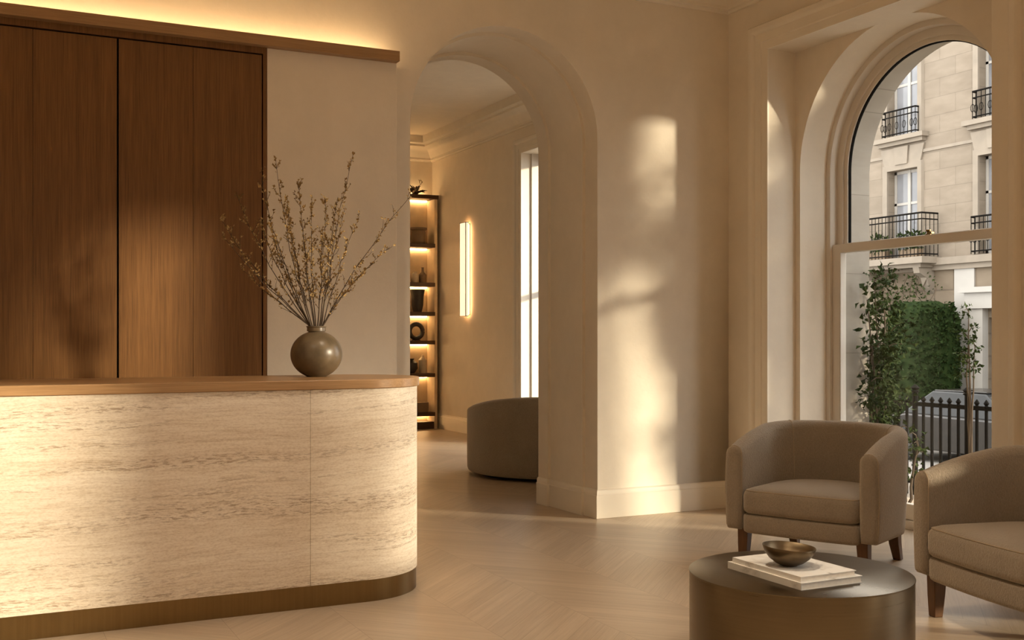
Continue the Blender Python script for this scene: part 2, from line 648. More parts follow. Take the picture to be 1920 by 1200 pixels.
bays = [(3.55, YB, 5.40), (0.62, 3.55, 1.70), (-1.70, 0.62, -0.46)]
YE = -1.70
ZS, RO, RG, RE = 2.545, 0.91, 0.775, 0.865
w = MB()
for y0, y1, c in bays:
    n0, n1 = c-1.01, c+0.96
    w.box(XR, 5.5, y0, n0, 0, ZC)
    w.box(XR, 5.5, n1, y1, 0, ZC)
    w.box(XR, 5.5, n0, n1, 3.44, ZC)
    w.arch_slab(y0, y1, 0, ZC, c, ZS, RO, 5.5, 5.9, PX, 48)
w.box(XR, 5.9, YN-0.1, YE, 0, ZC)
struct(w.build('wall_right', 'plaster'), 'cream plaster wall with tall arched sash windows')
w = MB()
for y0, y1, c in bays:
    w.arch_slab(y0, y1, -0.1, ZC, c, ZS-0.02, RE, 5.9, 6.14, PX, 48)
w.box(5.9, 6.14, YN-0.1, YE, -0.1, ZC)
struct(w.build('wall_outside', 'ext'), 'pale stone outer face of the window wall')
struct(MB().box(XL-0.1, XL, YN-0.1, YB+0.2, 0, ZC).build('wall_left', 'plaster'))
struct(MB().box(XL-0.1, 6.0, YN-0.1, YN, 0, ZC).build('wall_front', 'plaster'))

# hall beyond the arch
struct(MB().box(-0.2, HX+0.4, HB, HB+0.1, 0, 4.3).build('wall_hall_back', 'plaster'))
struct(MB().box(-0.2, -0.1, YB+0.84, HB, 0, 4.3).build('wall_hall_left', 'plaster'))
w = MB()
w.box(HX, HX+0.42, YB+0.84, 9.85, 0, 4.3).box(HX, HX+0.42, 11.97, HB+0.1, 0, 4.3)
w.box(HX, HX+0.42, 9.85, 11.97, 3.58, 4.3).box(HX, HX+0.42, 9.85, 11.97, 0, 0.12)
struct(w.build('wall_hall_right', 'plaster'))

# baseboards (path runs so that the room lies to its left)
BASE = [(0, 0), (0.020, 0), (0.020, 0.165), (0.014, 0.172), (0.014, 0.196), (0.006, 0.208), (0, 0.210)]
PZ = lambda x, y, h: (x, y, h)
flip = lambda pr: [(-o, h) for o, h in pr]
g = YB
jr = [(XR, g), (AX+0.727, g), (AX+0.727, g+0.18), (AX+0.705, g+0.18), (AX+0.705, g+0.68), (AX+0.682, g+0.68), (AX+0.682, g+0.84)]
struct(MB().sweep(BASE, jr, PZ).build('baseboard_back', 'trim', bevel=0.002))
jl = [(2.47, g), (AX-0.727, g), (AX-0.727, g+0.18), (AX-0.705, g+0.18), (AX-0.705, g+0.68), (AX-0.682, g+0.68), (AX-0.682, g+0.84)]
struct(MB().sweep(flip(BASE), jl, PZ).build('baseboard_back_left', 'trim', bevel=0.002))
rb = MB()
prev = YB
for y0, y1, c in bays:
    rb.sweep(flip(BASE), [(XR, prev), (XR, c+0.96+0.185)], PZ)
    prev = c-1.01-0.185
struct(rb.build('baseboard_right', 'trim', bevel=0.002))
struct(MB().sweep(flip(BASE), [(HX, HB), (HX, 11.97+0.17)], PZ).build('baseboard_hall', 'trim', bevel=0.002))

# cornices
CORN = [(0, 0), (0.020, 0.0), (0.026, 0.018), (0.045, 0.024), (0.045, 0.05), (0.07, 0.075), (0.10, 0.12), (0.14, 0.16),
        (0.20, 0.19), (0.20, 0.215), (0.24, 0.235), (0.25, 0.336), (0, 0.336)]
cz = ZC-0.335
struct(MB().sweep([(-o, h+cz) for o, h in CORN], [(XL, YB), (XR, YB), (XR, YN)], PZ).build('trim_1', 'ceiling'),
       'stepped plaster cornice of the front room')
hz = 4.22-0.335
struct(MB().sweep([(-o, h+hz) for o, h in CORN], [(0, HB), (HX, HB), (HX, YB+0.84)], PZ).build('trim_2', 'ceiling'),
       'stepped plaster cornice of the hall')

# architraves round the window recesses, in the plane of the wall
ARCH = [(0, 0), (0, 0.014), (0.012, 0.020), (0.055, 0.020), (0.062, 0.028), (0.125, 0.028), (0.132, 0.040), (0.150, 0.052),
        (0.178, 0.052), (0.188, 0.040), (0.188, 0)]
k = 3
for y0, y1, c in bays:
    a = MB().sweep(ARCH, [(c-1.01, 0), (c-1.01, 3.44), (c+0.96, 3.44), (c+0.96, 0)], lambda u, z, h: (XR-h, u, z))
    struct(a.build('trim_%d' % k, 'trim'), None)
    k += 1
a = MB().sweep([(o*0.9, h) for o, h in ARCH], [(9.85, 0.12), (9.85, 3.58), (11.97, 3.58), (11.97, 0)], lambda u, z, h: (HX-h, u, z))
struct(a.build('trim_%d' % k, 'trim'), 'moulded casing of the hall window')


# ------------------------------------------------------------ sash windows
def sash_window(c, name):
    fr = MB()
    fr.arch_ring(c, ZS, 0.868, RO+0.004, 0.0, 5.752, 5.90, PX, 48)          # box frame
    fr.box(5.752, 5.90, c-RO, c+RO, 0.0, 0.06)
    root = fr.build(name, 'window', bevel=0.003)
    struct(root, 'tall arched sash window frame painted cream')
    up = MB()
    up.arch_ring(c, ZS, RG, 0.87, 1.96, 5.835, 5.875, PX, 48)
    up.arch_ring(c, ZS, RG+0.035, 0.87, 1.96, 5.82, 5.837, PX, 48)
    up.box(5.835, 5.875, c-0.87, c+0.87, 1.955, 2.02)
    u = up.build('upper_sash', 'window', root, bevel=0.002)
    gp = [(c-RG-0.01, 2.0)]+[(c+(RG+0.01)*math.cos(PI-PI*j/48), ZS+(RG+0.01)*math.sin(PI-PI*j/48)) for j in range(49)]+[(c+RG+0.01, 2.0)]
    MB().rings([[(5.853, y, z) for y, z in gp], [(5.857, y, z) for y, z in gp]]).build('glass', 'glass', u, smooth=0)
    MB().arch_ring(c, ZS, RG-0.006, RG+0.001, 2.02, 5.845, 5.868, PX, 48).build('glazing_seal', 'iron', u)
    lo = MB()
    lo.box(5.775, 5.832, c-0.87, c-0.785, 0.06, 2.01)
    lo.box(5.775, 5.832, c+0.785, c+0.87, 0.06, 2.01)
    lo.box(5.775, 5.832, c-0.785, c+0.785, 0.06, 0.17)
    lo.box(5.770, 5.834, c-0.785, c+0.785, 1.945, 2.01)
    ls = lo.build('lower_sash', 'window', root, bevel=0.004)
    MB().box(5.800, 5.804, c-0.795, c+0.795, 0.16, 1.96).build('glass', 'glass', ls, smooth=0)
    lk = MB()
    lk.lathe([(0.0, 0), (0.022, 0), (0.022, 0.008), (0.012, 0.012), (0.010, 0.02), (0.018, 0.026), (0.018, 0.036), (0.0, 0.04)], (5.805, c-0.02, 2.012), 16)
    lk.box(5.79, 5.815, c-0.06, c-0.02, 2.02, 2.03)
    lk.build('sash_lock', 'brass', ls)
    sl = MB().box(5.9, 6.18, c-RE+0.001, c+RE-0.001, -0.02, 0.05)
    sl.build('stone_sill', 'ext', root)
    return root


sash_window(5.40, 'window_1')
sash_window(1.70, 'window_2')
sash_window(-0.46, 'window_3')  # added out of view, to bring sun onto the desk
fr = MB()
fr.box(HX+0.30, HX+0.38, 9.85, 9.93, 0.12, 3.58).box(HX+0.30, HX+0.38, 11.89, 11.97, 0.12, 3.58)
fr.box(HX+0.30, HX+0.38, 9.93, 11.89, 0.12, 0.22).box(HX+0.30, HX+0.38, 9.93, 11.89, 3.48, 3.58)
fr.box(HX+0.31, HX+0.37, 9.93, 11.89, 1.85, 1.91)
fr.box(HX+0.12, HX+0.30, 11.945, 11.968, 0.12, 3.58)
hw = fr.build('window_4', 'window', bevel=0.003)
struct(hw, 'tall hall window with deep white reveal')
MB().box(HX+0.338, HX+0.342, 9.92, 11.90, 0.21, 3.49).build('glass', 'glass', hw, smooth=0)

# light portals in the window openings (they only guide the sky light)
def portal(x, y, z, sy, sz):
    ld = bpy.data.lights.new('window_portal', 'AREA')
    ld.shape = 'RECTANGLE'
    ld.size, ld.size_y = sy, sz
    ld.cycles.is_portal = True
    o = bpy.data.objects.new('window_portal', ld)
    COL.objects.link(o)
    o.location = (x, y, z)
    o.rotation_euler = Vector((-1, 0, 0)).to_track_quat('-Z', 'Z').to_euler()


for c in (5.40, 1.70, -0.46):
    portal(6.16, c, 1.72, 3.5, 1.75)
portal(HX+0.44, 10.91, 1.85, 3.5, 2.1)

# ------------------------------------------------------------ joinery wall behind the desk
YJ = 6.69
struct(MB().box(1.622, 2.468, YJ, YB-0.002, 0, 3.10).build('wall_joinery', 'plaster', bevel=0.002),
       'smooth cream plaster pier between the wood panels and the arch')
tr = MB()
tr.box(1.597, 1.620, YJ-0.002, YJ+0.03, 0, 3.10)
tr.box(XL, 1.597, YJ-0.002, YJ+0.03, 3.062, 3.10)
struct(tr.build('trim_8', 'walnut'), 'slim dark wood edging round the panels')
struct(MB().box(XL, 1.62, YJ+0.03, YB-0.002, 0, 3.10).build('trim_9', 'gap'), 'dark carcass behind the wood panels')


def wood_panel(x0, x1, seams, label):
    xs = [x0]+seams+[x1]
    m = MB()
    for a, b in zip(xs, xs[1:]):
        m.box(a+0.0006, b-0.0006, YJ, YJ+0.024, 0.04, 3.052)
    o = m.build('wall_panel', 'walnut', bevel=0.001, seg=1)
    tag(o, label, 'wood panel', 'dark veneer panels behind the desk')


wood_panel(0.757, 1.590, [1.178], 'dark walnut wall panel beside the plaster pier, partly behind the twigs')
wood_panel(-0.110, 0.747, [0.30], 'dark walnut wall panel cut by the left picture edge')
wood_panel(-0.977, -0.120, [], 'dark walnut wall panel out of view past the left edge')

lg = MB()
prof = [(YJ-0.06, 3.100), (YB-0.001, 3.100), (YB-0.001, 3.118), (YJ-0.035, 3.118), (YJ-0.035, 3.165), (YJ-0.06, 3.165)]
lg.rings([[(XL, y, z) for y, z in prof], [(2.468, y, z) for y, z in prof]])
lgo = lg.build('trim_10', 'walnut_x', bevel=0.002)
struct(lgo, 'wooden cove ledge with hidden warm light')
MB().box(XL, 2.43, 6.74, 6.765, 3.118, 3.128).build('light_strip', 'cove', lgo)


# ------------------------------------------------------------ downlights added in the ceiling to fill the room (all above the frame)
def added_downlight(x, y, z, watt, tilt=(0, 0, -1), size=100, lab=''):
    t = thing('added_downlight', lab, 'added_downlight', (x, y, z), 0, 'added unseen downlights in the ceiling')
    MB().lathe([(0.045, -0.004), (0.062, -0.006), (0.062, 0.0), (0.045, 0.0)], seg=24).build('trim_ring', 'brass', t)
    MB().lathe([(0.0, -0.002), (0.045, -0.002), (0.045, -0.001), (0.0, -0.001)], seg=24).build('lens', 'downlens', t)
    ld = bpy.data.lights.new('added_downlight_lamp', 'SPOT')
    ld.energy = watt
    ld.color = WARM
    ld.spot_size = math.radians(size)
    ld.spot_blend = 1.0
    ld.shadow_soft_size = 0.12
    o = bpy.data.objects.new('added_downlight_lamp', ld)
    COL.objects.link(o)
    o.parent = t
    o.location = (0, 0, -0.03)
    o.rotation_euler = Vector(tilt).to_track_quat('-Z', 'Y').to_euler()


DL = [(0.6, 0.6), (-1.0, 1.2), (3.0, -0.8), (2.4, 3.9), (2.0, 1.4), (0.9, -1.2)]
for i, (x, y) in enumerate(DL):
    added_downlight(x, y, ZC, DOWN_W, lab='added brass ringed ceiling lamp, unseen above the front room')
added_downlight(0.2, 3.0, ZC, DOWN_W*0.45, (0.03, 0.60, -0.8), 60, 'added brass ringed ceiling lamp, unseen, aimed at the stone desk')

up = thing('added_uplight', 'added brass floor uplight hidden behind the desk at the foot of the plaster pier', 'uplight', (2.10, 6.22, 0))  # made-up lamp, hidden from view, that brightens the lower pier
MB().lathe([(0.0, 0.0), (0.07, 0.0), (0.07, 0.01), (0.045, 0.02), (0.045, 0.12), (0.040, 0.12), (0.038, 0.06), (0.0, 0.06)], seg=24).build('housing', 'brass', up)
MB().lathe([(0.0, 0.062), (0.037, 0.062), (0.037, 0.07), (0.0, 0.07)], seg=24).build('lens', 'downlens', up)
ld = bpy.data.lights.new('added_uplight_lamp', 'SPOT')
ld.energy = UP_W
ld.color = (1.0, 0.86, 0.66)
ld.spot_size = math.radians(110)
ld.spot_blend = 1.0
ld.shadow_soft_size = 0.04
o = bpy.data.objects.new('added_uplight_lamp', ld)
COL.objects.link(o)
o.parent = up
o.location = (0, 0, 0.13)
o.rotation_euler = Vector((0.0, 0.25, 1)).to_track_quat('-Z', 'Y').to_euler()

# ============================================================ RECEPTION DESK
def desk_outline(off, x0=-1.7, n=28):
    r, cx, cy = 0.375, 1.768, 5.565
    pts = [(x0, cy-r-off)]
    for k in range(n+1):
        a = -PI/2+PI*k/n
        pts.append((cx+(r+off)*math.cos(a), cy+(r+off)*math.sin(a)))
    pts.append((x0, cy+r+off))
    return pts


desk = thing('reception_desk', 'long rounded reception desk of cream travertine with wooden counter', 'reception desk', (0.4, 5.565, 0))
L = desk_outline(0)
MB().prism(desk_outline(-0.012), 0.100, 1.066).build('core', 'gap', desk, world=True)
ring = lambda pts, t: pts
def slab(path, inner, z0, z1):
    m = MB()
    rs = []
    for (a, b), (c_, d_) in zip(path, inner):
        rs.append([(a, b, z0), (a, b, z1), (c_, d_, z1), (c_, d_, z0)])
    return m.rings(rs)


SX = 1.47
o_, i_ = desk_outline(0), desk_outline(-0.02)
slab([(SX+0.0007, o_[0][1])]+o_[1:], [(SX+0.0007, i_[0][1])]+i_[1:], 0.1095, 1.0625).build('stone_slab', 'stone', desk, world=True, bevel=0.0006, seg=1)
slab([o_[0], (SX-0.0007, o_[0][1])], [i_[0], (SX-0.0007, i_[0][1])], 0.1095, 1.0625).build('stone_slab', 'stone', desk, world=True, bevel=0.0006, seg=1)
MB().prism(desk_outline(-0.004), 0.0, 0.1085).build('plinth', 'brass', desk, world=True)
MB().prism(desk_outline(0.012), 1.0635, 1.110).build('countertop', 'counter', desk, world=True, bevel=0.004)

# ------------------------------------------------------------ vase and dried branches
VX, VY, VZ = 1.634, 5.655, 1.110
vs = MB()
R = 0.136
prof = [(0.0, 0.0), (0.050, 0.0), (0.056, 0.004)]
for k in range(1, 26):
    a = -1.14+(2.42)*k/25
    prof.append((R*math.cos(a)*1.0, 0.124+R*0.96*math.sin(a)))
prof += [(0.050, 0.2535), (0.0495, 0.272), (0.0535, 0.277), (0.052, 0.281), (0.046, 0.281), (0.043, 0.274), (0.042, 0.23), (0.09, 0.18), (0.10, 0.10), (0.0, 0.03)]
prof = [(r, z*0.955) for r, z in prof]
vo = vs.lathe(prof, (0, 0, 0), 64).build('vase', 'glaze')
vo.location = (VX, VY, VZ)
tag(vo, 'round brown glazed stoneware vase standing on the wooden counter', 'vase')

RV = Vector((math.cos(YAW), -math.sin(YAW), 0))     # to the right as one faces the desk
FV = Vector((math.sin(YAW), math.cos(YAW), 0))
PXM = 5.80/2045
mouth = Vector((VX, VY, VZ+0.262))


def leaf_quad(m, p, d, s, r_):
    """small curled leaf: two bent quads"""
    d = d.normalized()
    side = d.cross(Vector((r_.uniform(-1, 1), r_.uniform(-1, 1), r_.uniform(-1, 1)))).normalized()
    up = d.cross(side)
    wv = s*r_.uniform(0.22, 0.36)
    a, b = p, p+d*s*0.5+up*s*0.14
    c = p+d*s*r_.uniform(0.85, 1.05)-up*s*r_.uniform(-0.1, 0.25)
    l1, l2 = b+side*wv+up*s*0.12, b-side*wv+up*s*0.12
    m.add([a, l1, b, l2, c], [(0, 1, 2), (0, 2, 3), (1, 4, 2), (2, 4, 3)])


def make_branch(tip, bend, depth, leafy, label, r_, twigs=13, thick=0.0031, start=0.22):
    dx, dz = (tip[0]-592)*PXM, (612-tip[1])*PXM
    base = Vector((VX, VY, VZ+0.036))+RV*r_.uniform(-0.02, 0.02)+FV*r_.uniform(-0.02, 0.02)
    a = math.atan2(dx, dz)
    mo = mouth+RV*(max(-1, min(1, dx/0.22))*0.030)+FV*(max(-1, min(1, depth/0.2))*0.026)
    end = mouth+RV*dx+Vector((0, 0, dz))+FV*depth
    ctrl = mo.lerp(end, 0.5)+RV*bend+Vector((0, 0, 0.02))
    pts = [base]
    N = 18
    for k in range(N+1):
        u = k/N
        p = mo*(1-u)**2+ctrl*2*u*(1-u)+end*u*u
        w_ = 0.012*math.sin(PI*u)
        p = p+RV*(mnoise.noise(p*9)*w_)+FV*(mnoise.noise(p*9+Vector((5, 2, 1)))*w_)
        pts.append(p)
    st = MB()
    rad = [thick*(1-0.72*i/(len(pts)-1)) for i in range(len(pts))]
    st.tube(pts, rad, 6)
    lv = MB()
    for q in range(twigs):
        u = start+(1-start)*((q+r_.random())/twigs)
        i = min(len(pts)-2, max(1, int(u*(len(pts)-1))))
        p = pts[i].lerp(pts[i+1], r_.random())
        d = (pts[i+1]-pts[i]).normalized()
        sd = (RV*r_.choice((-1, 1))*r_.uniform(0.4, 1)+FV*r_.uniform(-1, 1)).normalized()
        ln = r_.uniform(0.035, 0.115)*(1.15-0.75*u)
        dirv = (d*r_.uniform(0.7, 1.2)+sd*r_.uniform(0.5, 0.9)).normalized()
        tp = [p]
        for s_ in range(1, 5):
            dirv = (dirv+Vector((0, 0, 0.12))+Vector((r_.uniform(-.3, .3), r_.uniform(-.3, .3), r_.uniform(-.2, .2)))).normalized()
            tp.append(tp[-1]+dirv*ln/4)
        st.tube(tp, [0.0014, 0.0012, 0.0011, 0.001, 0.0008], 4)
        for t_ in tp[1:]:
            for _ in range(r_.choice((1, 1, 2, 2)) if leafy > r_.random() else 0):
                leaf_quad(lv, t_, dirv+Vector((r_.uniform(-1, 1), r_.uniform(-1, 1), r_.uniform(-.6, 1))), r_.uniform(0.012, 0.024), r_)
    for q in range(int(26*leafy)):
        u = r_.uniform(0.55, 1)
        i = min(len(pts)-2, int(u*(len(pts)-1)))
        p = pts[i].lerp(pts[i+1], r_.random())
        leaf_quad(lv, p, (pts[i+1]-pts[i]).normalized()+Vector((r_.uniform(-.8, .8), r_.uniform(-.8, .8), r_.uniform(-.4, .6))), r_.uniform(0.013, 0.025), r_)
    o = st.build('dried_branch', 'twig')
    # origin at the foot of the stem
    L0 = base.copy()
    for v in o.data.vertices:
        v.co = v.co-L0
    o.location = L0
    lv.build('dry_leaves', 'dryleaf', o, world=True, smooth=0)
    tag(o, label, 'dried branch', 'dried branches in the round vase')


rb_ = random.Random(21)
MIDL = 'thin dried twig among those massed in the middle of the round vase'
LEFL = 'thin dried twig fanning left from the vase across the dark panels'
for tip, bend, dep, leafy, lab, tw in [
    ((661, 283), -0.03, 0.02, 0.8, 'tallest dried branch standing upright in the vase, right of its middle', 14),
    ((512, 293), -0.05, 0.05, 1.0, 'tall dried branch whose leafy tip nears the plaster pier edge', 14),
    ((790, 343), -0.06, -0.02, 0.7, 'longest dried branch sweeping right across the arch edge', 13),
    ((727, 460), -0.05, 0.06, 0.7, 'dried branch reaching right, below the longest sweeping one', 10),
    ((684, 512), -0.03, -0.08, 0.9, 'shortest dried branch arching low to the right of the vase', 9),
    ((408, 405), -0.09, 0.05, 0.9, 'dried branch reaching furthest left over the dark panels', 11),
    ((446, 362), -0.08, -0.05, 1.0, LEFL, 12),
    ((488, 322), -0.07, -0.02, 0.9, LEFL, 12),
    ((420, 440), -0.06, -0.06, 0.6, LEFL, 9),
    ((446, 500), -0.05, 0.06, 0.6, LEFL, 9),
    ((563, 342), -0.02, -0.06, 1.0, MIDL, 14),
    ((604, 368), 0.01, 0.09, 1.0, MIDL, 14),
    ((582, 372), -0.02, 0.02, 1.0, MIDL, 14),
    ((530, 362), -0.04, 0.10, 0.9, MIDL, 14),
    ((545, 400), -0.03, -0.10, 0.9, MIDL, 13),
    ((632, 368), 0.00, 0.00, 0.9, MIDL, 13),
    ((650, 398), -0.01, -0.11, 0.9, MIDL, 12),
    ((668, 400), -0.02, 0.10, 0.8, MIDL, 12),
    ((508, 430), -0.05, 0.00, 0.8, MIDL, 12),
    ((560, 440), -0.01, 0.13, 0.8, MIDL, 11),
    ((612, 430), 0.01, -0.13, 0.8, MIDL, 11),
    ((478, 405), -0.06, 0.09, 0.8, MIDL, 12),
]:
    make_branch(tip, bend, dep, leafy, lab, rb_, tw+5)


# ============================================================ ARMCHAIRS
def make_armchair():
    root = thing('armchair', '', 'armchair', (0, 0, 0), 0, 'taupe tub armchairs by the window')
    A, B, T, Z0 = 0.400, 0.355, 0.100, 0.195
    path = []
    for k in range(9):
        path.append((-A, -0.37+0.35*k/8))
    for k in range(1, 33):
        a = PI-PI*k/32
        path.append((A*math.cos(a), -0.02+B*math.sin(a)))
    for k in range(1, 9):
        path.append((A, -0.02-0.35*k/8))
    n = len(path)

    def section(i, fwd=0.0, ins=0.0):
        p = Vector(path[i])
        d = (Vector(path[min(i+1, n-1)])-Vector(path[max(i-1, 0)])).normalized()
        out = Vector((-d.y, d.x))           # outward from the seat
        uu = max(0.0, min(1.0, (p.y+0.41)/0.66))
        hgt = 0.672+0.128*(1-(1-uu)**2.0)
        back = smooth01((p.y+0.10)/0.40)
        t = T/2-ins
        z0, z1 = Z0+ins, hgt-ins
        r = min(0.046, t*0.95)
        pr = []
        pr += [(-t+0.006, z0), (t-0.012, z0), (t-0.003, z0+0.006), (t, z0+0.02)]
        for q in range(1, 7):
            pr.append((t, z0+0.02+(z1-r-z0-0.02)*q/7))
        for q in range(0, 9):
            a = PI*q/8
            rr = r+(t-r)*abs(math.cos(a))
            pr.append((rr*math.cos(a) if abs(math.cos(a)) > 1e-6 else 0, z1-r+r*math.sin(a)))
        for q in range(6, 0, -1):
            pr.append((-t, z0+0.02+(z1-r-z0-0.02)*q/7))
        ring_ = []
        for nn, z in pr:
            f_ = (z-Z0)/(hgt-Z0)
            lean = 0.035*back*f_*f_+0.010*math.sin(PI*min(1, f_))*(1 if nn > 0 else 0)
            bx = p+out*(nn+lean)
            ring_.append((bx.x, bx.y-fwd, z))
        return ring_
    rs = []
    for q in range(5, 0, -1):
        a = PI/2*q/5
        rs.append(section(0, 0.034*math.sin(a), 0.034*(1-math.cos(a))))
    for i in range(n):
        rs.append(section(i))
    for q in range(1, 6):
        a = PI/2*q/5
        rs.append(section(n-1, 0.034*math.sin(a), 0.034*(1-math.cos(a))))
    MB().rings(rs).build('backrest_and_arms', 'fabric', root, smooth=60)
    # seams: where the inside back meets the arms, and round the arm fronts
    for sgn in (-1, 1):
        i = 8+7 if sgn < 0 else n-1-15
        ringi = section(i)
        sm = MB().tube([Vector(v)+Vector((0, 0, 0.0008)) for v in ringi[11:23]], 0.0022, 5)
        sm.build('seam', 'piping', root)
        i = 0 if sgn < 0 else n-1
        r2 = section(i, 0.012, 0.002)
        MB().tube([Vector(v) for v in r2[3:24]], 0.0024, 5).build('seam', 'piping', root)

    def plan(hw, y0, bb, ins, n1=10):
        hw, y0, bb = hw-ins, y0+ins, bb-ins
        rc = 0.05
        pts = []
        for q in range(6):
            a = PI+PI/2*q/5
            pts.append((-hw+rc+rc*math.cos(a), y0+rc+rc*math.sin(a)))
        for q in range(1, 8):
            u = q/8
            pts.append((-hw+rc+(2*hw-2*rc)*u, y0-0.012*math.sin(PI*u)))
        for q in range(6):
            a = -PI/2+PI/2*q/5
            pts.append((hw-rc+rc*math.cos(a), y0+rc+rc*math.sin(a)))
        for q in range(0, 25):
            a = PI*q/24
            pts.append((hw*math.cos(a), -0.03+bb*math.sin(a)))
        return pts
    rs = []
    for ins, z in [(0.05, 0.296), (0.014, 0.298), (0.003, 0.310), (0, 0.330), (0, 0.395), (0.004, 0.415), (0.014, 0.430), (0.035, 0.441), (0.08, 0.451), (0.15, 0.458), (0.24, 0.462)]:
        rs.append([(x, y, z) for x, y in plan(0.347, -0.412, 0.315, ins)])
    cu = MB().rings(rs).build('seat_cushion', 'fabric', root, smooth=60)
    MB().loop_tube([(x, y, 0.4285) for x, y in plan(0.347, -0.412, 0.315, 0.012)], 0.0032, 5).build('piping', 'piping', cu)
    rs = []
    for ins, z in [(0.03, 0.180), (0.012, 0.182), (0.003, 0.190), (0, 0.205), (0, 0.275), (0.004, 0.287), (0.016, 0.294)]:
        rs.append([(x, y, z) for x, y in plan(0.352, -0.402, 0.315, ins)])
    MB().rings(rs).build('seat_base', 'fabric', root, smooth=60)
    for sx, sy in ((-1, -1), (1, -1), (-1, 1), (1, 1)):
        lx, ly = sx*(0.355 if sy < 0 else 0.315), (-0.335 if sy < 0 else 0.245)
        ox, oy = sx*0.008, (0.0 if sy < 0 else 0.05)
        m = MB()
        rs = []
        for u, s in ((0, 0.033), (0.5, 0.029), (1, 0.023)):
            cxx, cyy, z = lx+ox*u, ly+oy*u*u, 0.202*(1-u)
            rs.append([(cxx-s, cyy-s, z), (cxx+s, cyy-s, z), (cxx+s, cyy+s, z), (cxx-s, cyy+s, z)])
        m.rings(rs).build('leg', 'leg', root, bevel=0.004)
    return root


ch1 = make_armchair()
tag(ch1, 'taupe tub armchair whose curved back stands before the arched window')
ch1.location = (4.52, 4.96, 0)
ch1.rotation_euler = (0, 0, math.radians(205-270))
ch2 = copy_tree(ch1)
tag(ch2, 'taupe tub armchair cut by the right picture edge, nearest the round table')
ch2.location = (4.33, 3.31, 0)
ch2.rotation_euler = (0, 0, math.radians(168-270))

# ------------------------------------------------------------ coffee table, books, bowl
TX, TY, TR, TZ = 2.968, 3.408, 0.438, 0.38
tb = thing('coffee_table', 'round drum coffee table of brushed bronze in front of the armchairs', 'coffee table', (TX, TY, 0))
MB().lathe([(0.0, 0.0), (TR-0.004, 0.0), (TR-0.002, 0.004), (TR-0.002, TZ-0.006), (0.0, TZ-0.006)], (0, 0, 0), 128).build('drum', 'bronze', tb)
MB().lathe([(0.0, TZ-0.006), (TR-0.001, TZ-0.006), (TR, TZ-0.004), (TR, TZ-0.001), (TR-0.002, TZ), (0.0, TZ)], (0, 0, 0), 128).build('tabletop', 'bronze', tb)


def book(x0, x1, y0, y1, z, h, label, rot=0.0):
    cx, cy = (x0+x1)/2, (y0+y1)/2
    t = thing('book', label, 'book', (cx, cy, z), rot, 'pale books stacked on the coffee table')
    a, b = (x1-x0)/2, (y1-y0)/2
    c = 0.0025
    cv = MB()
    cv.box(-a, a, -b, b, 0, c).box(-a, a, -b, b, h-c, h).box(-a, -a+c, -b, b, c, h-c)
    cv.build('cover', 'cover', t)
    MB().box(-a+c, a-0.004, -b+0.004, b-0.004, c, h-c).build('pages', 'paper', t)


book(2.752, 3.052, 3.150, 3.590, TZ, 0.027, 'lower pale hardback book lying flat on the bronze table')
book(2.760, 3.032, 3.162, 3.570, TZ+0.027, 0.020, 'upper pale hardback book, under the bowl, with grey cover pictures')
bw = MB()
prof = [(0.0, 0.0), (0.030, 0.0), (0.034, 0.003), (0.055, 0.012), (0.078, 0.030), (0.094, 0.052), (0.101, 0.073), (0.1005, 0.0755),
        (0.098, 0.0745), (0.090, 0.054), (0.074, 0.034), (0.052, 0.017), (0.03, 0.009), (0.0, 0.007)]
bw.lathe(prof, (0, 0, 0), 64)
bo_v = []
for x, y, z in bw.v:
    a = math.atan2(y, x)
    kz = z/0.075
    bo_v.append((x*(1+0.035*kz*math.cos(2*a+0.6)), y*(1+0.02*kz*math.sin(3*a)), z*(1+0.10*kz*math.cos(a-2.45))))
bw.v = bo_v
bowl = bw.build('bowl', 'bronze_dark', smooth=60)
bowl.location = (2.862, 3.345, TZ+0.047)
tag(bowl, 'small dark bronze bowl with uneven rim on the stacked books', 'bowl')

# ============================================================ HALL BEYOND THE ARCH
lc = thing('lounge_chair', 'round barrel lounge chair seen from behind through the arch', 'lounge chair', (5.06, 9.36, 0), 0)
RB = 0.83
rs = []
NS = 96
FA = math.radians(80)          # the way the chair faces
gap_a = math.radians(48)
seq = [FA+gap_a+(2*PI-2*gap_a)*k/NS for k in range(NS+1)]


def bar_sec(a, e=0.0, ins=0.0):
    away = (1-math.cos(a-FA))/2
    h = 0.625+0.145*smooth01((away-0.25)/0.7)
    ro, ri = RB-ins, RB-0.19+ins
    z0, z1 = 0.035+ins*0.3, h-ins
    pr = [(ri, z0), (ro-0.03, z0), (ro-0.012, z0+0.008), (ro-0.003, z0+0.03)]
    pr += [(ro, z0+0.03+(z1-0.03-z0-0.03)*q/6) for q in range(1, 7)]
    pr += [(ro-0.008, z1-0.012), (ro-0.03, z1), (ri+0.03, z1), (ri+0.008, z1-0.012), (ri, z1-0.03), (ri, z0+0.2)]
    t = Vector((-math.sin(a), math.cos(a)))*e
    return [(r*math.cos(a)+t.x, r*math.sin(a)+t.y, z) for r, z in pr]


